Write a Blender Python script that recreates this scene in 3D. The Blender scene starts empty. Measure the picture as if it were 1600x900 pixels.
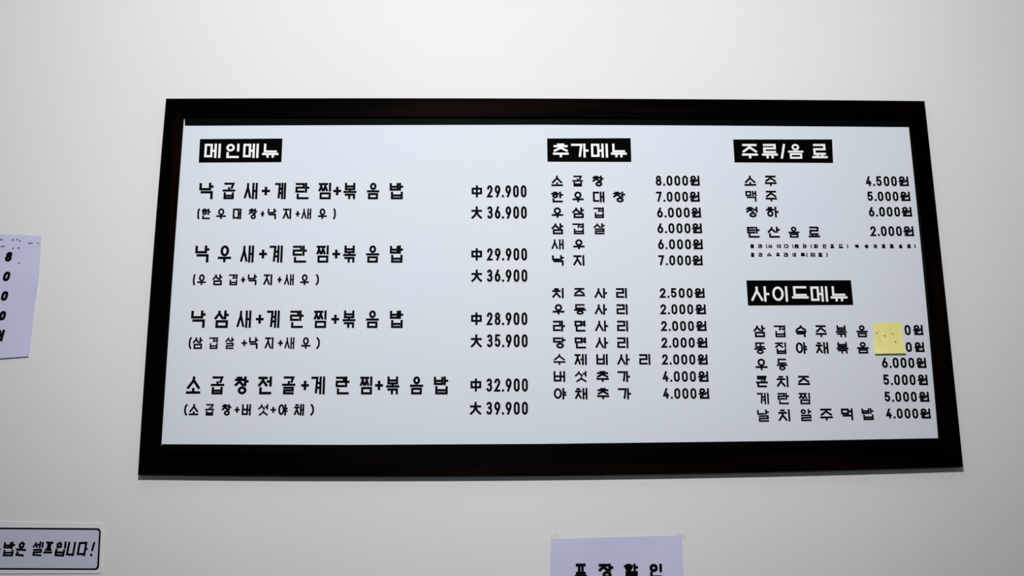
import bpy, bmesh, math, random
from mathutils import Vector, Matrix

# ------------------------------------------------------------------ camera
C = bpy.context.scene.collection
F = 1800.0
YAW, PITCH, ROLL = 0.0329, 0.2554, -0.0106
CAM = Vector((-0.1452, -2.1013 - 0.025, 1.55))
BOARD_Z = 1.55 + 0.5723                       # height of the board's middle
fw = Vector((math.sin(YAW)*math.cos(PITCH), math.cos(YAW)*math.cos(PITCH), math.sin(PITCH)))
r0 = Vector((math.cos(YAW), -math.sin(YAW), 0)); u0 = r0.cross(fw)
RT = math.cos(ROLL)*r0 + math.sin(ROLL)*u0
UP = -math.sin(ROLL)*r0 + math.cos(ROLL)*u0
cd = bpy.data.cameras.new('camera'); cam = bpy.data.objects.new('camera', cd); C.objects.link(cam)
cam.matrix_world = Matrix(((RT.x, UP.x, -fw.x, CAM.x), (RT.y, UP.y, -fw.y, CAM.y), (RT.z, UP.z, -fw.z, CAM.z), (0, 0, 0, 1)))
cd.sensor_width = 36; cd.lens = F*36/1600; cd.clip_start = 0.05
bpy.context.scene.camera = cam

# ------------------------------------------------------------------ light and exposure
sc = bpy.context.scene
sc.view_settings.view_transform = 'Standard'; sc.view_settings.look = 'None'
sc.view_settings.gamma = 1; sc.view_settings.use_curve_mapping = False
sc.view_settings.exposure = 0.0
w = bpy.data.worlds.new('world'); sc.world = w; w.use_nodes = True
w.node_tree.nodes['Background'].inputs[0].default_value = (0.80, 0.87, 1.0, 1)
w.node_tree.nodes['Background'].inputs[1].default_value = 0.15
# added, unseen lamp; its soft cone stands in for lens vignetting (housing built below)
ADDED_LAMP = Vector((-0.198, -2.20, 2.70)); AIM = Vector((-0.089, 0, 2.66))
ld = bpy.data.lights.new('added_vignette_beam', 'SPOT'); ld.energy = 168.0; ld.color = (1.0, 0.985, 0.985)
ld.spot_size = 1.70; ld.spot_blend = 1.0; ld.shadow_soft_size = 0.05
lo = bpy.data.objects.new('added_vignette_beam', ld); C.objects.link(lo); lo.location = ADDED_LAMP
lo.rotation_euler = (AIM-ADDED_LAMP).to_track_quat('-Z', 'Y').to_euler()
CEIL = 3.10

# ------------------------------------------------------------------ helpers
def at(px, py, d=0.0):
    """point on the plane parallel to the wall, d metres in front of it"""
    v = F*fw + (px-800)*RT - (py-450)*UP
    t = (-d - CAM.y)/v.y
    return CAM + v*t

def tag(o, label=None, cat=None, group=None, kind=None):
    if label: o['label'] = label
    if cat: o['category'] = cat
    if group: o['group'] = group
    if kind: o['kind'] = kind
    return o

def link(name, me, mat, parent=None):
    o = bpy.data.objects.new(name, me); C.objects.link(o)
    if mat: me.materials.append(mat)
    if parent:
        o.parent = parent
        o.matrix_parent_inverse = Matrix.Translation(-parent.location)
    return o

def empty(name, loc):
    o = bpy.data.objects.new(name, None); C.objects.link(o); o.location = loc; o.empty_display_size = 0.1
    return o

def pydata(name, vs, fs, mat, parent=None, smooth=False):
    me = bpy.data.meshes.new(name); me.from_pydata([tuple(v) for v in vs], [], fs); me.update()
    if smooth: me.polygons.foreach_set('use_smooth', [True]*len(me.polygons))
    return link(name, me, mat, parent)

def box(name, lo_, hi, mat, parent=None, bev=0):
    bm = bmesh.new(); bmesh.ops.create_cube(bm, size=1)
    for v in bm.verts:
        v.co = Vector([(a+b)/2 + c*(b-a) for a, b, c in zip(lo_, hi, v.co)])
    if bev: bmesh.ops.bevel(bm, geom=bm.edges[:], offset=bev, segments=3, affect='EDGES')
    me = bpy.data.meshes.new(name); bm.to_mesh(me); bm.free()
    return link(name, me, mat, parent)

def material(name, col, rough=0.5, spec=0.5):
    m = bpy.data.materials.new(name); m.use_nodes = True
    b = m.node_tree.nodes['Principled BSDF']
    b.inputs['Base Color'].default_value = (*col, 1); b.inputs['Roughness'].default_value = rough
    b.inputs['Specular IOR Level'].default_value = spec
    return m, m.node_tree, b

def noise_mix(nt, b, c1, c2, scale, detail=4, stretch=(1, 1, 1), lo_=0.35, hi=0.65, bump=0, dist=0.001):
    N, L = nt.nodes, nt.links
    tc = N.new('ShaderNodeTexCoord'); mp = N.new('ShaderNodeMapping'); mp.inputs['Scale'].default_value = stretch
    nz = N.new('ShaderNodeTexNoise'); nz.inputs['Scale'].default_value = scale; nz.inputs['Detail'].default_value = detail
    cr = N.new('ShaderNodeValToRGB'); cr.color_ramp.elements[0].position = lo_; cr.color_ramp.elements[1].position = hi
    cr.color_ramp.elements[0].color = (*c1, 1); cr.color_ramp.elements[1].color = (*c2, 1)
    L.new(tc.outputs['Object'], mp.inputs[0]); L.new(mp.outputs[0], nz.inputs['Vector'])
    L.new(nz.outputs[0], cr.inputs[0]); L.new(cr.outputs[0], b.inputs['Base Color'])
    if bump:
        n2 = N.new('ShaderNodeTexNoise'); n2.inputs['Scale'].default_value = scale*12; n2.inputs['Detail'].default_value = 3
        bp = N.new('ShaderNodeBump'); bp.inputs['Strength'].default_value = bump; bp.inputs['Distance'].default_value = dist
        L.new(mp.outputs[0], n2.inputs['Vector']); L.new(n2.outputs[0], bp.inputs['Height']); L.new(bp.outputs[0], b.inputs['Normal'])
    return nz

# ------------------------------------------------------------------ materials
M = {}
def mk(k, *a): M[k], nt, b = material(k, *a); return nt, b
nt, b = mk('painted_wall', (0.80, 0.79, 0.78), 0.75, 0.25)
noise_mix(nt, b, (0.790, 0.782, 0.788), (0.805, 0.803, 0.795), 2.2, 3, lo_=0.4, hi=0.6, bump=0.12, dist=0.0006)
mk('ceiling_paint', (0.82, 0.82, 0.81), 0.8, 0.2)
nt, b = mk('floor_tile', (0.35, 0.33, 0.31), 0.4, 0.4)
noise_mix(nt, b, (0.33, 0.31, 0.29), (0.40, 0.38, 0.36), 3)
def wood(k, stretch):
    nt, b = mk(k, (0.006, 0.003, 0.002), 0.36, 0.012)
    noise_mix(nt, b, (0.0002, 0.0001, 0.0001), (0.0075, 0.0018, 0.0006), 9, 6, stretch, 0.5, 0.82, bump=0.10, dist=0.0006)
wood('dark_wood_across', (0.25, 1, 3.0)); wood('dark_wood_upright', (3.0, 1, 0.25))
nt, b = mk('panel_print', (0.72, 0.755, 0.80), 0.7, 0.12)
noise_mix(nt, b, (0.700, 0.752, 0.825), (0.712, 0.762, 0.820), 1.6, 2)
mk('black_vinyl', (0.0008, 0.0008, 0.001), 0.5, 0.012)
mk('black_ink', (0.001, 0.001, 0.002), 0.6, 0.03)
mk('white_ink', (0.88, 0.89, 0.90), 0.5, 0.3)
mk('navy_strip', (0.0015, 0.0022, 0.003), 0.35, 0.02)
nt, b = mk('note_yellow', (0.72, 0.66, 0.25), 0.8, 0.2)
noise_mix(nt, b, (0.86, 0.79, 0.28), (0.92, 0.85, 0.35), 40, 2)
mk('pencil', (0.22, 0.20, 0.08), 0.8, 0.1)
nt, b = mk('lavender_paper', (0.56, 0.57, 0.78), 0.7, 0.3)
noise_mix(nt, b, (0.585, 0.595, 0.815), (0.635, 0.645, 0.845), 9, 2)
mk('faint_ink', (0.20, 0.20, 0.34), 0.7, 0.2)
nt, b = mk('laminated_card', (0.60, 0.61, 0.76), 0.25, 0.5)
mk('laminate_margin', (0.84, 0.84, 0.86), 0.2, 0.5)
nt, b = mk('clear_tape', (0.80, 0.79, 0.74), 0.25, 0.5); b.inputs['Alpha'].default_value = 0.10
mk('added_lamp_housing', (0.8, 0.8, 0.8), 0.4)
nt, b = mk('added_lamp_glass', (0.9, 0.9, 0.9), 0.5)
b.inputs['Emission Color'].default_value = (1, 0.985, 0.985, 1); b.inputs['Emission Strength'].default_value = 20.0

# ------------------------------------------------------------------ the room
def struct(o): return tag(o, kind='structure')
struct(box('wall_back', (-4, 0, 0), (4, 0.15, CEIL), M['painted_wall']))
struct(box('ceiling', (-4, -5, CEIL), (4, 0.15, CEIL+0.1), M['ceiling_paint']))
struct(box('floor', (-4, -5, -0.1), (4, 0.15, 0), M['floor_tile']))

# added lamp body on a ceiling stem, out of view; it lights the wall
cl = empty('added_spotlight', (ADDED_LAMP.x, ADDED_LAMP.y, CEIL))
tag(cl, 'added unseen white cylindrical lamp on a ceiling stem aimed at the menu board wall', 'lamp')
def lathe(name, prof, mat, rot, org, n=32):
    vs = []; fs = []
    for r, z in prof:
        for k in range(n): vs.append(org+rot @ Vector((r*math.cos(2*math.pi*k/n), r*math.sin(2*math.pi*k/n), z)))
    for j in range(len(prof)-1):
        for k in range(n): a, b_ = j*n+k, j*n+(k+1) % n; fs.append((a, b_, b_+n, a+n))
    return pydata(name, vs, fs, mat, cl, True)
RQ = (AIM-ADDED_LAMP).to_track_quat('Z', 'Y'); up = Matrix.Identity(3)
lathe('housing', [(.001, -.16), (.045, -.155), (.055, -.14), (.058, -.012), (.054, -.010), (.050, -.03), (.001, -.03)], M['added_lamp_housing'], RQ, ADDED_LAMP)
lathe('lens', [(.001, -.022), (.049, -.022), (.049, -.026)], M['added_lamp_glass'], RQ, ADDED_LAMP)
arm = ADDED_LAMP + RQ @ Vector((0, 0, -.09))
lathe('stem', [(.008, arm.z+.045), (.008, CEIL-.02)], M['added_lamp_housing'], up, Vector((arm.x, arm.y, 0)), 12)
lathe('added_ceiling_rose', [(.002, CEIL-.025), (.05, CEIL-.02), (.055, CEIL)], M['added_lamp_housing'], up, Vector((arm.x, arm.y, 0)))

# ------------------------------------------------------------------ lettering: strokes of each jamo
def arc(cx, cy, rx, ry, a0, a1, n=10):
    return [(cx+rx*math.cos(math.radians(a0+(a1-a0)*i/n)), cy+ry*math.sin(math.radians(a0+(a1-a0)*i/n))) for i in range(n+1)]
RING = arc(.5, .5, .5, .5, 90, 450, 16)
J = {
 'ㄱ': [[(0, 1), (1, 1), (.82, 0)]],
 'ㄴ': [[(0, 1), (0, 0), (1, 0)]],
 'ㄷ': [[(1, 1), (0, 1), (0, 0), (1, 0)]],
 'ㄹ': [[(0, 1), (1, 1), (1, .52), (0, .52), (0, 0), (1, 0)]],
 'ㅁ': [[(0, 0), (0, 1), (1, 1), (1, 0), (0, 0)]],
 'ㅂ': [[(0, 1), (0, 0), (1, 0), (1, 1)], [(0, .5), (1, .5)]],
 'ㅅ': [[(.5, 1), (.5, .74), (0, 0)], [(.5, .72), (1, 0)]],
 'ㅇ': [RING],
 'ㅈ': [[(0, 1), (1, 1)], [(.5, 1), (.5, .66), (0, 0)], [(.5, .64), (1, 0)]],
 'ㅊ': [[(.28, 1), (.72, 1)], [(0, .74), (1, .74)], [(.5, .74), (.5, .5), (0, 0)], [(.5, .48), (1, 0)]],
 'ㅋ': [[(0, 1), (1, 1), (.85, 0)], [(0, .5), (.9, .5)]],
 'ㅌ': [[(1, 1), (0, 1), (0, 0), (1, 0)], [(0, .5), (1, .5)]],
 'ㅍ': [[(0, 1), (1, 1)], [(0, 0), (1, 0)], [(.28, 1), (.28, 0)], [(.72, 1), (.72, 0)]],
 'ㅎ': [[(.3, 1), (.7, 1)], [(0, .76), (1, .76)], [(.5+.34*x2, .29+.29*y2) for x2, y2 in arc(0, 0, 1, 1, 90, 450, 14)]],
}
CH = 'ㄱㄲㄴㄷㄸㄹㅁㅂㅃㅅㅆㅇㅈㅉㅊㅋㅌㅍㅎ'
JU = 'ㅏㅐㅑㅒㅓㅔㅕㅖㅗㅘㅙㅚㅛㅜㅝㅞㅟㅠㅡㅢㅣ'
JO = ' ㄱㄲㄳㄴㄵㄶㄷㄹㄺㄻㄼㄽㄾㄿㅀㅁㅂㅄㅅㅆㅇㅈㅊㅋㅌㅍㅎ'
DOUBLE = {'ㄲ': 'ㄱ', 'ㄸ': 'ㄷ', 'ㅃ': 'ㅂ', 'ㅆ': 'ㅅ', 'ㅉ': 'ㅈ'}
def put(sh, x0, y0, x1, y1):
    return [[(x0+(x1-x0)*x, y0+(y1-y0)*y) for x, y in s] for s in sh]
def jamo(c, x0, y0, x1, y1, final=False):
    if c in DOUBLE:
        m = (x0+x1)/2; g = (x1-x0)*.07
        return jamo(DOUBLE[c], x0, y0, m-g, y1, final) + jamo(DOUBLE[c], m+g, y0, x1, y1, final)
    if c == 'ㅇ':                                     # keep the ring round
        wd, ht = x1-x0, y1-y0; s = min(wd, ht*1.15); cx = (x0+x1)/2
        return put(J[c], cx-s/2, y0, cx+s/2, y1)
    if c == 'ㄱ' and final:
        return put([[(0, 1), (1, 1), (1, 0)]], x0, y0, x1, y1)
    return put(J[c], x0, y0, x1, y1)
ROWS = dict(zip('ㄱㄲㄴㄷㄸㄹㅁㅂㅃㅅㅆㅇㅈㅉㅊㅋㅌㅍㅎ', (2, 2, 1.8, 2, 2, 3, 2, 2.5, 2.5, 2.2, 2.2, 2.2, 2.4, 2.4, 2.8, 2.6, 3, 2, 3)))
def syllable(ch):
    k = ord(ch)-0xAC00; c, v, f = CH[k//588], JU[k % 588//28], JO[k % 28]
    S = []; has = f != ' '
    fr = ROWS.get(f, 2)
    def split(room):
        a, b = ROWS[c]-.6, fr-.7; h = max(.42*room, min(.70*room, room*a/(a+b))); return h, room-h
    if v in 'ㅏㅑㅓㅕㅣㅐㅔㅖ':
        hc, hf = split(.79)
        lo_ = hf+.20 if has else 0.0
        top, bot = 1.0, (1-hc if has else .06)
        if v in 'ㅐㅔㅖ':
            a, b2 = (.71, 1.0); cw = .46 if v == 'ㅐ' else .42
            S += [[(a, lo_), (a, 1)], [(b2, lo_), (b2, 1)]]
            my = (lo_+1)/2
            if v == 'ㅐ': S += [[(a, my), (b2, my)]]
            elif v == 'ㅔ': S += [[(a-.16, my), (a, my)]]
            else: S += [[(a-.16, my+.15), (a, my+.15)], [(a-.16, my-.15), (a, my-.15)]]
            S += jamo(c, 0, bot, cw, top-.02)
        else:
            px = {'ㅏ': .80, 'ㅑ': .80, 'ㅓ': .97, 'ㅕ': .97, 'ㅣ': .97}[v]
            cw = {'ㅏ': .60, 'ㅑ': .58, 'ㅓ': .60, 'ㅕ': .60, 'ㅣ': .68}[v]
            my = (lo_+1)/2
            S += [[(px, lo_), (px, 1)]]
            if v == 'ㅏ': S += [[(px, my), (1, my)]]
            if v == 'ㅑ': S += [[(px, my+.13), (1, my+.13)], [(px, my-.13), (1, my-.13)]]
            if v == 'ㅓ': S += [[(px-.24, my), (px, my)]]
            if v == 'ㅕ': S += [[(px-.24, my+.13), (px, my+.13)], [(px-.24, my-.13), (px, my-.13)]]
            S += jamo(c, 0, bot, cw, top-.02)
        if has:
            if f == 'ㅇ': S += put([RING], .30, 0, .84, max(hf, .36))
            else: S += jamo(f, .12, 0, .96, hf, True)
    elif v == 'ㅘ':
        S += jamo(c, .08, .55, .6, 1) + [[(0, .4), (.68, .4)], [(.33, .4), (.33, .55)], [(.82, .25), (.82, 1)], [(.82, .6), (1, .6)], [(.12, .2), (.12, 0), (1, 0)]]
    elif v == 'ㅝ':
        S += put([RING], .08, .60, .55, 1) + [[(0, .46), (.64, .43)], [(.33, .45), (.33, .24)], [(.97, .22), (.97, 1)], [(.74, .56), (.97, .56)], [(.12, .2), (.12, 0), (1, 0)]]
    else:
        hc2, hf2 = split(.60 if v != 'ㅡ' else .64)
        vy = (hf2+.19 if f != 'ㅇ' else .44) if has else .24
        if v in 'ㅗㅛ' and not has: vy = .04
        ctop, cbot = 1.0, vy+.20
        S += [[(0, vy), (1, vy)]]
        up = v in 'ㅗㅛ'; l = .17 if has else .22
        xs = {'ㅗ': [.5], 'ㅜ': [.5], 'ㅛ': [.32, .68], 'ㅠ': [.32, .68], 'ㅡ': []}[v]
        for x in xs:
            S += [[(x, vy), (x, vy+(l if up else -l))]]
        if has: cbot = vy+.19
        if up and not has: cbot = .30
        if v == 'ㅡ': cbot = vy+.18
        if c == 'ㅇ': S += jamo(c, .22, cbot-.02, .78, 1)
        elif c in 'ㅅㅈㅊ': S += jamo(c, .06, cbot+(.05 if not has else 0), .94, 1)
        else: S += jamo(c, .12, cbot, .88, 1)
        if has:
            if f == 'ㅇ': S += put([RING], .24, 0, .76, .31)
            else: S += jamo(f, .12, 0, .88, hf2, True)
    return S
D = {
 '0': [[(0, .3), (0, .7)] + arc(.5, .7, .5, .3, 180, 0, 8) + [(1, .3)] + arc(.5, .3, .5, .3, 0, -180, 8)],
 '2': [arc(.5, .72, .48, .28, 170, -10, 8) + [(.8, .5), (0, 0), (1, 0)]],
 '3': [arc(.5, .76, .45, .24, 150, -70, 8)[:-1] + [(.45, .54)], [(.45, .54)] + arc(.5, .27, .5, .27, 70, -150, 9)],
 '4': [[(.62, 1), (0, .27), (1, .27)], [(.74, .5), (.74, 0)]],
 '5': [[(.92, 1), (.12, 1), (.06, .54)] + arc(.47, .33, .5, .30, 130, -150, 10)],
 '6': [[(.62, 1), (.1, .5)] + arc(.5, .31, .5, .31, 160, -200, 14)],
 '7': [[(0, 1), (1, 1), (.35, 0)]],
 '8': [put([RING], .08, .53, .92, 1)[0], put([RING], 0, 0, 1, .53)[0]],
 '9': [[(.38, 0), (.9, .5)] + arc(.5, .69, .5, .31, -20, 340, 14)],
 '.': [[(.5, 0), (.5, .04)]],
 '+': [[(0, .5), (1, .5)], [(.5, .1), (.5, .9)]],
 '(': [[(1, 1), (.2, .78), (0, .5), (.2, .22), (1, 0)]],
 ')': [[(0, 1), (.8, .78), (1, .5), (.8, .22), (0, 0)]],
 '/': [[(1, 1), (0, 0)]],
 '|': [[(.5, 1), (.5, 0)]],
 '!': [[(.6, 1), (.42, .38)], [(.36, .02), (.36, .05)]],
 '中': [[(0, .3), (0, .76), (1, .76), (1, .3), (0, .3)], [(.5, 1), (.5, 0)]],
 '大': [[(0, .66), (1, .66)], [(.5, 1), (.48, .6), (.32, .25), (0, 0)], [(.5, .6), (.68, .25), (1, 0)]],
 '■': [[(.2, .2), (.8, .2), (.8, .8), (.2, .8), (.2, .2)], [(.2, .5), (.8, .5)]],
}
def glyph(ch): return D[ch] if ch in D else syllable(ch)

PEN = 1.22
class Ink:
    """collects strokes lying on a plane d metres off the wall"""
    def __init__(s, d): s.d = d; s.v = []; s.f = []
    def seg(s, a, b, wd):
        dx, dz = b[0]-a[0], b[1]-a[1]; l = math.hypot(dx, dz)
        if l < 1e-7: return
        nx, nz = -dz/l*wd/2, dx/l*wd/2; n = len(s.v)
        for p in ((a[0]-nx, a[1]-nz), (b[0]-nx, b[1]-nz), (b[0]+nx, b[1]+nz), (a[0]+nx, a[1]+nz)): s.v.append((p[0], -s.d, p[1]))
        s.f.append((n, n+1, n+2, n+3))
    def strip(s, P, wd):
        """one mitred ribbon along P, squared off by a short overrun at open ends"""
        s.d += 6e-6
        P = [p for i, p in enumerate(P) if i == 0 or math.hypot(p[0]-P[i-1][0], p[1]-P[i-1][1]) > 1e-6]
        if len(P) < 2: return s.dot(P[0], wd)
        closed = math.hypot(P[0][0]-P[-1][0], P[0][1]-P[-1][1]) < wd*.05
        D_ = []
        for a, b in zip(P, P[1:]):
            l = math.hypot(b[0]-a[0], b[1]-a[1]); D_.append(((b[0]-a[0])/l, (b[1]-a[1])/l))
        if not closed:
            e = wd*.46
            P = [(P[0][0]-D_[0][0]*e, P[0][1]-D_[0][1]*e)]+P[1:-1]+[(P[-1][0]+D_[-1][0]*e, P[-1][1]+D_[-1][1]*e)]
        n0 = len(s.v); m = len(P)
        for i, p in enumerate(P):
            d0 = D_[i-1] if i > 0 else (D_[-1] if closed else D_[0])
            d1 = D_[i] if i < m-1 else (D_[0] if closed else D_[-1])
            nx, nz = -(d0[1]+d1[1]), d0[0]+d1[0]; l = math.hypot(nx, nz) or 1; nx /= l; nz /= l
            c = max(.45, nx*-d1[1]+nz*d1[0]); h = wd/2/c
            s.v.append((p[0]+nx*h, -s.d, p[1]+nz*h)); s.v.append((p[0]-nx*h, -s.d, p[1]-nz*h))
        for i in range(m-1):
            a = n0+2*i; s.f.append((a, a+1, a+3, a+2))
    def dot(s, a, wd):
        n = len(s.v)
        for k in range(8):
            t = math.pi*(k+.5)/4; s.v.append((a[0]+wd*.52*math.cos(t), -s.d, a[1]+wd*.52*math.sin(t)))
        s.f.append(tuple(range(n, n+8)))
    def glyph(s, ch, cx, cz, wd, ht, ang, pen, slant=0, pens=1, wob=0):
        pen = min(pen, ht*.3)
        iw, ih = max(wd-pen, 1e-4), max(ht-pen, 1e-4); ca, sa = math.cos(ang), math.sin(ang)
        for st in glyph(ch):
            P = []
            for x, y in st:
                u, v = (x-.5)*iw, (y-.5)*ih; u += slant*v
                if wob: u += random.uniform(-wob, wob)*wd; v += random.uniform(-wob, wob)*ht
                P.append((cx+u*ca-v*sa, cz+u*sa+v*ca))
            s.strip(P, pen)
    def build(s, mat, parent, label=None, name='lettering'):
        o = pydata(name, s.v, s.f, M[mat], parent)
        if label: o['label'] = label
        return o

def pxline(ink, text, spans, y0, y1, y0r=None, y1r=None, pen=2.6, org=(0, 0), k=1.0, dense=.88, **kw):
    """glyph by glyph: spans are (left, right) pairs in zoomed pixels of a crop starting at org with scale k"""
    y0r = y0 if y0r is None else y0r; y1r = y1 if y1r is None else y1r
    X = lambda x: org[0]+x/k
    Y = lambda y: org[1]+y/k
    xa, xb = spans[0][0], spans[-1][1]
    pa, pb = at(X(xa), Y((y0+y1)/2), ink.d), at(X(xb), Y((y0r+y1r)/2), ink.d)
    ang = math.atan2(pb.z-pa.z, pb.x-pa.x)
    for ch, (a, b) in zip(text, spans):
        t = ((a+b)/2-xa)/max(xb-xa, 1e-6)
        ya, yb = Y(y0+(y0r-y0)*t), Y(y1+(y1r-y1)*t)
        pl, pr = at(X(a), (ya+yb)/2, ink.d), at(X(b), (ya+yb)/2, ink.d)
        pt, pq = at(X((a+b)/2), ya, ink.d), at(X((a+b)/2), yb, ink.d)
        wd, ht = (pr-pl).length, (pt-pq).length
        unit = (pr-pl).length/((b-a)/k)
        z, zc = (pl.z+pr.z)/2, (pl.x+pr.x)/2
        p = pen*unit*PEN
        if ch in '찜볶곱겹똥집골살날알맥복밥음란계새할셀수섯동': p *= dense
        if ch in '()': wd *= 1.5
        if ch in '+': wd, ht = max(wd, 1e-3), ht*.62
        if ch == '.': wd, ht = p*1.02, ht
        ink.glyph(ch, zc, z, wd, ht, ang, p, **kw)

def price_spans(n_before, n_after, x0, x1):
    """digits, a dot, digits, spread over x0..x1"""
    n = n_before+n_after
    U = (x1-x0)/(n + (n-2)*.33 + .37 + .24*2); out = []; x = x0
    for i in range(n_before):
        out.append((x, x+U)); x += U*1.33
    x += -U*.33+U*.24; out.append((x, x+U*.37)); x += U*.61
    for i in range(n_after):
        out.append((x, x+U)); x += U*1.33
    return out

# ------------------------------------------------------------------ the menu board
FD = 0.020                    # frame depth
PD = 0.0145                   # face of the printed panel
ID = PD+0.0004                # ink on the panel
bc = at(850, 450, 0); board = empty('menu_board', (bc.x, 0, bc.z))
tag(board, 'large black wood framed white menu board with printed price columns', 'menu board')

def interp(tab, t):
    for (a, va), (b, vb) in zip(tab, tab[1:]):
        if t <= b: return va+(vb-va)*(t-a)/(b-a)
    return tab[-1][1]
def edge(pts, n=16):
    """smooth curve through three to five measured points (Catmull-like via Lagrange)"""
    out = []
    m = len(pts)-1
    for i in range(n+1):
        t = i/n*m; x = y = 0
        for j in range(m+1):
            l = 1
            for q in range(m+1):
                if q != j: l *= (t-q)/(j-q)
            x += l*pts[j][0]; y += l*pts[j][1]
        out.append((x, y))
    return out
OUT = {'top': edge([(259, 153.5), (852, 153.2), (1445, 157.3)]), 'bottom': edge([(215, 741.5), (860, 742.5), (1505.5, 729)]),
       'left': edge([(259, 153.5), (235.5, 440), (215, 741.5)]), 'right': edge([(1445, 157.3), (1476, 443), (1505.5, 729)])}
INN = {'top': edge([(286.5, 184), (854, 184.3), (1420.5, 187.5)]), 'bottom': edge([(250.5, 704), (860, 704), (1468.5, 694)]),
       'left': edge([(286.5, 184), (267.5, 446), (250.5, 704)]), 'right': edge([(1420.5, 187.5), (1446, 441), (1468.5, 694)])}
def rail(side, mat):
    o = [at(x, y, FD) for x, y in OUT[side]]; i = [at(x, y, FD) for x, y in INN[side]]
    n = len(o); bev = 0.0022; vs = []; fs = []
    for a, b in zip(o, i):
        d = (b-a).normalized()
        prof = [(a.x, 0.0, a.z), (a.x, -(FD-bev), a.z), (a.x+d.x*bev*.3, -(FD-bev*.3), a.z+d.z*bev*.3), (a.x+d.x*bev, -FD, a.z+d.z*bev),
                (b.x-d.x*bev, -FD, b.z-d.z*bev), (b.x-d.x*bev*.3, -(FD-bev*.3), b.z-d.z*bev*.3), (b.x, -(FD-bev), b.z), (b.x, 0.0, b.z)]
        vs += prof
    for k in range(n-1):
        for j in range(8):
            a0, a1 = k*8+j, k*8+(j+1) % 8
            f = (a0, a1, a1+8, a0+8)
            fs.append(f)
    fs.append(tuple(range(8))); fs.append(tuple(reversed(range((n-1)*8, n*8))))
    ob = pydata('frame_rail', vs, fs, M[mat], board)
    bm = bmesh.new(); bm.from_mesh(ob.data); bmesh.ops.recalc_face_normals(bm, faces=bm.faces[:]); bm.to_mesh(ob.data); bm.free()
    return ob
rail('top', 'dark_wood_across'); rail('bottom', 'dark_wood_across'); rail('left', 'dark_wood_upright'); rail('right', 'dark_wood_upright')

def slab(name, quad, d0, d1, mat, parent, n=1):
    """flat plate between wall distances d0 and d1, corners TL TR BR BL in pixels on its face, or edge lists"""
    P = [at(x, y, d1) for x, y in quad]; m = len(P)
    vs = [(p.x, -d1, p.z) for p in P] + [(p.x, -d0, p.z) for p in P]
    fs = [tuple(reversed(range(m))), tuple(range(m, 2*m))] + [(i, (i+1) % m, (i+1) % m+m, i+m) for i in range(m)]
    return pydata(name, vs, fs, M[mat], parent)
panel = slab('menu_panel', [(284, 181), (1423, 184), (1471, 697), (248, 707)], 0.001, PD, 'panel_print', board)
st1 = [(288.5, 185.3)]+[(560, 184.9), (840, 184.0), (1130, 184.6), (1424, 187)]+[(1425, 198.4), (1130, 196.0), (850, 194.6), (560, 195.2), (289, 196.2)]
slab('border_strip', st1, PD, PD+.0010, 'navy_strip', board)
st2 = [(252.8, 694), (400, 694.6), (550, 695), (850, 693.5), (1250, 688.6), (1467, 684.6), (1470, 684.5), (1471, 696), (860, 706), (250.9, 706)]
slab('border_strip', st2, PD, PD+.0010, 'black_vinyl', board)

# headings
def heading(quad, text, spans, y0, y1, org, k, pen=2.9):
    pl = slab('heading_plate', quad, PD, PD+.0006, 'black_vinyl', board)
    ink = Ink(PD+.0010); pxline(ink, text, spans, y0, y1, pen=pen, org=org, k=k)
    ink.build('white_ink', pl, 'white lettering')
heading([(312.5, 217.3), (441.3, 216.4), (439.6, 253.3), (310.5, 254)], '메인메뉴', [(425, 515), (540, 620), (640, 726), (745, 837)], 300, 380, (200, 140), 3.556)
heading([(854.8, 216.3), (985.2, 215.8), (986.5, 252.9), (855.4, 252.6)], '추가메뉴', [(93, 190), (205, 312), (327, 430), (447, 545)], 95, 181, (840, 200), 3.914)
heading([(1145.6, 217.9), (1300.1, 217.8), (1301.7, 254.5), (1147.8, 253.7)], '주류/음료', [(93, 174), (193, 274), (287, 313), (325, 403), (445, 523)], 273, 347, (1130, 140), 3.215)
heading([(1166.3, 438.1), (1329.5, 437.8), (1333.3, 476.4), (1168.9, 477.4)], '사이드메뉴', [(62, 138), (150, 215), (230, 300), (309, 379), (390, 460)], 72, 136, (1150, 420), 2.646)

def row(text, spans, y0, y1, org, k, y0r=None, y1r=None, pen=2.6, mat='black_ink', parent=None, d=ID, **kw):
    ink = Ink(d); pxline(ink, text, spans, y0, y1, y0r, y1r, pen, org, k, **kw)
    return ink.build(mat, parent or board)
P1 = ((200, 140), 3.556); P2 = ((280, 360), 3.556); P3 = ((200, 560), 3.077)
MAIN = '새+계란찜+볶음밥'
row('낙곱'+MAIN, [(395, 475), (525, 597), (645, 720), (742, 790), (815, 878), (930, 1008), (1058, 1130), (1140, 1185), (1197, 1270), (1327, 1397), (1453, 1530)], 517, 609, *P1, pen=3.3)
row('(한우대창+낙지+새우)', [(387, 396), (408, 459), (490, 545), (582, 630), (670, 718), (737, 758), (775, 825), (860, 908), (930, 955), (963, 1018), (1055, 1105), (1143, 1153)], 660, 720, *P1, pen=2.3)
row('낙우'+MAIN, [(88, 167), (215, 290), (340, 415), (443, 488), (500, 575), (630, 710), (762, 832), (850, 895), (910, 982), (1038, 1112), (1170, 1244)], 83, 179, *P2, pen=3.3)
row('(우삼겹+낙지+새우)', [(78, 87), (100, 150), (185, 240), (275, 325), (343, 368), (380, 432), (468, 518), (545, 570), (583, 637), (672, 722), (762, 774)], 243, 305, *P2, pen=2.3)
row('낙삼'+MAIN, [(65, 146), (195, 275), (320, 400), (425, 470), (485, 558), (615, 692), (747, 820), (845, 890), (907, 980), (1037, 1110), (1170, 1245)], 444, 542, *P2, pen=3.3)
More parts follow.
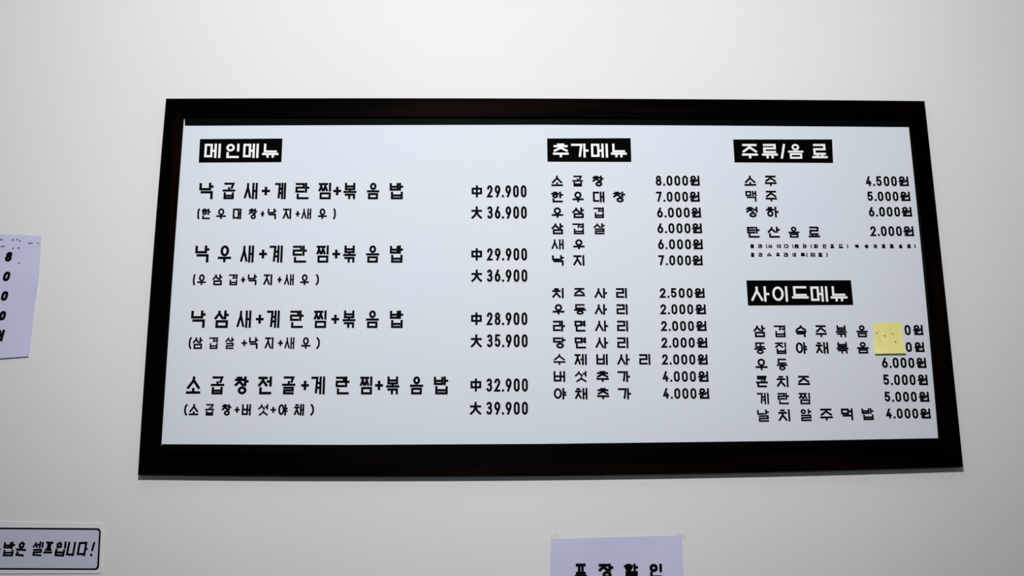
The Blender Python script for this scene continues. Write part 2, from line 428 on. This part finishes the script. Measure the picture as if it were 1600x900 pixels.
row('(삼겹살+낙지+새우)', [(55, 66), (75, 130), (165, 216), (255, 305), (345, 378), (387, 438), (475, 525), (548, 577), (585, 640), (677, 730), (765, 779)], 593, 659, *P2, pen=2.3)
row('소곱창전골+계란찜+볶음밥', [(280, 350), (397, 463), (512, 580), (625, 693), (740, 805), (832, 870), (880, 947), (998, 1065), (1115, 1176), (1187, 1227), (1240, 1305), (1355, 1420), (1470, 1540)], 86, 173, *P3, pen=3.4)
row('(소곱창+버섯+야채)', [(272, 283), (293, 340), (370, 415), (450, 497), (512, 537), (547, 592), (625, 675), (685, 712), (722, 768), (798, 847), (880, 892)], 219, 275, *P3, pen=2.4)
# sizes and prices of the main dishes
for i, (t, y0, y1, a, b, c, d_) in enumerate([('中29.900', 66, 109, 83, 120, 137, 276), ('大36.900', 140, 184, 82, 120, 137, 277), ('中29.900', 287, 331, 82, 120, 137, 278),
        ('大36.900', 362, 406, 82, 120, 136, 279), ('中28.900', 513, 558, 81, 119, 136, 279), ('大35.900', 590, 636, 80, 119, 136, 280), ('中32.900', 745, 792, 79, 117, 134, 281), ('大39.900', 827, 873, 77, 117, 134, 281)]):
    row(t, [(a, b)] + price_spans(2, 3, c, d_), y0, y1, (700, 260), 2.25, pen=2.8)
# extra menu, upper and lower lists
P5 = ((840, 200), 3.914); P6 = ((840, 430), 4.286)
def item(text, spans, y0, y1, price, x0, x1, wx0, wx1, P, py0=None, py1=None, pen=2.55):
    row(text, spans, y0, y1, *P, pen=pen)
    row(price+'원', price_spans(1, 3, x0, x1)+[(wx0, wx1)], py0 or y0, py1 or y1, *P, pen=pen)
item('소곱창', [(83, 155), (212, 278), (335, 405)], 291, 358, '8.000', 722, 920, 930, 992, P5, 291, 353)
item('한우대창', [(83, 157), (212, 282), (338, 409), (462, 537)], 388, 455, '7.000', 724, 920, 928, 992, P5, 389, 451)
item('우삼겹', [(85, 157), (212, 285), (342, 408)], 485, 551, '6.000', 730, 930, 940, 1000, P5, 486, 548)
item('삼겹살', [(85, 158), (213, 286), (342, 412)], 582, 650, '6.000', 732, 935, 944, 1006, P5, 582, 644)
item('새우', [(85, 160), (217, 288)], 680, 743, '6.000', 736, 938, 948, 1011, P5, 680, 742)
item('낙지', [(88, 162), (218, 288)], 777, 843, '7.000', 738, 938, 946, 1010, P5, 778, 840)
item('치즈사리', [(97, 177), (243, 318), (380, 466), (525, 600)], 85, 155, '2.500', 818, 1038, 1050, 1120, P6, 86, 152)
item('우동사리', [(100, 180), (243, 325), (382, 466), (528, 605)], 193, 265, '2.000', 822, 1042, 1056, 1128, P6, 194, 262)
item('라면사리', [(102, 185), (247, 323), (384, 473), (532, 608)], 303, 378, '2.000', 827, 1047, 1060, 1132, P6, 306, 374)
item('당면사리', [(103, 188), (248, 327), (387, 473), (533, 610)], 415, 491, '2.000', 829, 1052, 1066, 1138, P6, 417, 486)
item('수제비사리', [(105, 187), (247, 330), (393, 472), (533, 618), (680, 757)], 527, 602, '2.000', 833, 1056, 1070, 1140, P6, 529, 599)
item('버섯추가', [(107, 187), (250, 330), (393, 478), (535, 620)], 641, 716, '4.000', 837, 1060, 1074, 1145, P6, 642, 714)
item('야채추가', [(108, 193), (250, 334), (397, 480), (538, 627)], 755, 832, '4.000', 840, 1064, 1078, 1150, P6, 756, 828)
# drinks
P7 = ((1130, 140), 3.215)
item('소주', [(105, 165), (208, 268)], 432, 485, '4.500', 716, 872, 880, 932, P7, 435, 485, 2.5)
item('맥주', [(112, 168), (212, 270)], 508, 563, '5.000', 724, 880, 888, 940, P7, 512, 560, 2.5)
item('청하', [(115, 175), (215, 279)], 588, 642, '6.000', 731, 888, 896, 948, P7, 589, 638, 2.5)
item('탄산음료', [(120, 184), (223, 286), (327, 383), (427, 486)], 688, 744, '2.000', 739, 897, 905, 958, P7, 686, 736, 2.5)
tiny = ((1160, 370), 5.714)
row('콜라|사이다|환타(파인포도|복숭아제로', [(70, 105), (140, 180), (212, 220), (228, 268), (305, 345), (372, 415), (447, 455), (463, 505), (540, 575), (610, 618), (636, 678), (715, 750), (783, 820), (858, 900), (935, 943), (1005, 1040), (1090, 1127), (1170, 1205), (1245, 1275), (1315, 1352)], 66, 102, *tiny, pen=1.25, dense=1)
row('음료)', [(1395, 1430), (1470, 1505), (1535, 1545)], 66, 102, *tiny, pen=1.25, dense=1)
row('콜라스프라이트(제로)', [(75, 107), (145, 180), (220, 260), (300, 335), (370, 412), (447, 480), (520, 560), (572, 580), (605, 650), (677, 715)], 142, 180, *tiny, pen=1.25, dense=1)
row(')', [(750, 760)], 142, 180, *tiny, pen=1.25)
# side dishes
P8 = ((1150, 420), 2.646)
row('삼겹숙주볶음', [(72, 121), (157, 206), (245, 292), (328, 375), (412, 459), (497, 545)], 233, 283, *P8, pen=2.5)
row('똥집야채볶음', [(75, 124), (162, 209), (247, 294), (330, 382), (415, 465), (500, 550)], 304, 353, *P8, y0r=302, y1r=350, pen=2.5)
row('우동', [(80, 130), (168, 213)], 371, 420, *P8, pen=2.5)
row('콘치즈', [(82, 132), (168, 218), (255, 306)], 442, 490, *P8, pen=2.5)
row('계란찜', [(87, 136), (172, 220), (260, 308)], 512, 560, *P8, pen=2.5)
row('날치알주먹밥', [(88, 137), (175, 225), (263, 313), (347, 400), (435, 485), (520, 570)], 582, 633, *P8, y0r=575, y1r=625, pen=2.5)
for a, b, c, d_, y0, y1, t in [(580, 722, 732, 774, 232, 274, '7.000원'), (586, 727, 737, 779, 303, 344, '7.000원'), (603, 737, 745, 787, 367, 410, '6.000원'), (609, 742, 751, 793, 437, 481, '5.000원'),
        (614, 747, 756, 799, 508, 550, '5.000원'), (620, 753, 761, 805, 577, 619, '4.000원')]:
    if y0 in (232, 303): row('0원', [(b-25, b), (c, d_)], y0, y1, *P8, pen=2.55)   # the rest is under the sticky note
    else: row(t, price_spans(1, 3, a, b)+[(c, d_)], y0, y1, *P8, pen=2.55)

# ------------------------------------------------------------------ sheets of paper
def sheet(name, quad, mat, base, bulge, nx=14, nz=14, th=0.00035, parent=None, warp=None):
    """thin solid sheet; bulge(u, v) = distance of its back from its support; u right, v down; warp moves the outline"""
    vs = []; fs = []
    for side in (0, 1):
        for j in range(nz+1):
            for i in range(nx+1):
                u, v = i/nx, j/nz
                tl, tr, br, bl = quad
                x = (tl[0]*(1-u)+tr[0]*u)*(1-v)+(bl[0]*(1-u)+br[0]*u)*v
                y = (tl[1]*(1-u)+tr[1]*u)*(1-v)+(bl[1]*(1-u)+br[1]*u)*v
                if warp: dx, dy = warp(u, v); x += dx; y += dy
                p = at(x, y, base); d = base+bulge(u, v)+(th if side == 0 else 0)
                vs.append((p.x, -d, p.z))
    K = (nx+1)*(nz+1)
    for j in range(nz):
        for i in range(nx):
            a = j*(nx+1)+i
            fs.append((a, a+nx+1, a+nx+2, a+1)); fs.append((K+a, K+a+1, K+a+nx+2, K+a+nx+1))
    rim = [i for i in range(nx+1)]+[j*(nx+1)+nx for j in range(1, nz+1)]+[nz*(nx+1)+i for i in range(nx-1, -1, -1)]+[j*(nx+1) for j in range(nz-1, 0, -1)]
    for a, b in zip(rim, rim[1:]+rim[:1]): fs.append((a, b, b+K, a+K))
    ob = pydata(name, vs, fs, M[mat], parent)
    bm = bmesh.new(); bm.from_mesh(ob.data); bmesh.ops.recalc_face_normals(bm, faces=bm.faces[:]); bm.to_mesh(ob.data); bm.free()
    return ob
def inkon(text, spans, y0, y1, org, k, d, mat, parent, **kw):
    ink = Ink(d); pxline(ink, text, spans, y0, y1, org=org, k=k, **kw); return ink.build(mat, parent)

# sticky note on the board, its lower edge lifting
nc = at(1388, 528, PD); note = empty('sticky_note', (nc.x, -PD, nc.z))
tag(note, 'small square yellow sticky note stuck over two prices on the menu board', 'sticky note')
sheet('note_paper', [(1364.3, 503.8), (1407.8, 503.2), (1413.8, 553.2), (1365.2, 553.8)], 'note_yellow', ID+.0002, lambda u, v: .0065*max(0, v-.45)**2/.3, parent=note)
random.seed(4)
nd = ID+.0002+.0012
ink = Ink(ID+.0009)
for x, y, r in [(1370.4, 520.6, 2.2), (1382.5, 525.0, 2.6), (1394.8, 521.8, 2.0), (1373, 528.0, 1.3), (1390.2, 526, 1.2)]:
    p = at(x, y, ink.d); ink.dot((p.x, p.z), .0012*r)
ink.build('pencil', note, name='pencil_mark')
ink = Ink(ID+.0022)
for x, y, r in [(1399.2, 534.2, 2.4), (1376, 533.8, 1.1), (1390, 531.5, 1.0)]:
    p = at(x, y, ink.d); ink.dot((p.x, p.z), .0012*r)
ink.build('pencil', note, name='pencil_mark')

# lavender price sheet at the left edge of the picture
S = at(0, 460, 0)
ps = empty('price_sheet', (S.x, 0, S.z)); tag(ps, 'lavender paper price sheet taped to the wall left of the menu board', 'paper notice')
def warp_l(u, v): return (3.0*math.exp(-((v-.35)/.2)**2)*u - 2.0*u*v, 0)
def bulge_l(u, v): return .0008+.004*max(0, v-.75)**2/.06+.003*math.exp(-((v-.4)/.15)**2)*max(0, u-.75)/.25
sheet('paper', [(-96, 361.5), (65, 369), (48, 557.5), (-108, 569)], 'lavender_paper', 0.0, bulge_l, 20, 20, parent=ps, warp=warp_l)
PL = ((0, 350), 3.91)
for t, sp, y0, y1 in [('8', [(33, 74)], 170, 228), ('0', [(20, 61)], 290, 348), ('0', [(8, 48)], 410, 468), ('0', [(-4, 35)], 531, 588)]:
    inkon(t, sp, y0, y1, *PL, .0024, 'black_ink', ps, pen=3.4, slant=.16)
inkon('원', [(-36, 24)], 645, 716, *PL, .0024, 'black_ink', ps, pen=3.3, slant=.16)
ink = Ink(.0022)
for x, y, l in [(0, 374.5, 5), (19, 375, 3), (26, 374.2, 2), (30.5, 376.5, 2), (45, 380, 6), (59, 380, 1.5), (2, 385, 6), (20, 388, 1.5), (28, 387.5, 3), (29, 411, 2)]:
    a, b_ = at(x, y, .0022), at(x+l, y-.6, .0022); ink.seg((a.x, a.z), (b_.x, b_.z), .0022); ink.dot((a.x, a.z), .0022)
ink.build('faint_ink', ps, 'faint grey printed marks along the top')

# laminated notice at the lower left
q = at(40, 857, 0); sg = empty('laminated_sign', (q.x, 0, q.z)); tag(sg, 'white laminated strip sign with rounded black outline at lower left', 'sign')
def rrect(quad, r, n=5):
    out = []
    for i in range(4):
        p, a, b = Vector(quad[i]), Vector(quad[i-1]), Vector(quad[(i+1) % 4])
        da, db = (a-p).normalized(), (b-p).normalized()
        for k in range(n+1):
            t = k/n; out.append(tuple(p+da*r*(1-t)**2+db*r*t**2))
    return out
slab('laminate', rrect([(-190, 811.5), (161.3, 818.2), (158.3, 895.6), (-192, 897)], 4), 0.0002, .0022, 'laminate_margin', sg)
slab('outline', rrect([(-184, 823), (157.7, 825.3), (154.4, 890.8), (-186, 889.4)], 6.5), .0022, .0024, 'black_ink', sg)
slab('card', rrect([(-181, 825.7), (154.9, 828.2), (151.4, 888.0), (-183, 886.8)], 4.5), .0024, .0026, 'laminated_card', sg)
PS = ((0, 800), 8)
random.seed(7)
inkon('볶음밥은셀프입니다!', [(-300, -180), (-150, 14), (38, 182), (200, 327), (402, 535), (550, 662), (682, 822), (838, 940), (970, 1097), (1128, 1188)], 372, 552, *PS, .0028, 'black_ink', sg, pen=2.75, slant=.10, wob=.03, dense=.9)

# lavender notice below the board
q = at(965, 960, 0); bn = empty('paper_notice', (q.x, 0, q.z)); tag(bn, 'lavender paper notice with bold black heading on wall below the menu board', 'paper notice')
sheet('paper', [(861, 842.5), (1066, 836.5), (1072, 1130), (852, 1134)], 'lavender_paper', 0.0, lambda u, v: .0008+.0022*math.sin(math.pi*u)*(1-v)+.003*v*v, 20, 20, parent=bn)
PB = ((840, 820), 6.154)
inkon('포장할인', [(355, 476), (587, 730), (830, 968), (1068, 1200)], 372, 512, *PB, .0042, 'black_ink', bn, pen=3.4)
for x, y, s in [(866, 839.5, 1), (1066, 838.5, -1)]:
    slab('tape', [(x-7, y+3*s-4), (x+6, y-3*s-4), (x+8, y-3*s+5), (x-6, y+3*s+5)], .0002, .0018, 'clear_tape', bn)
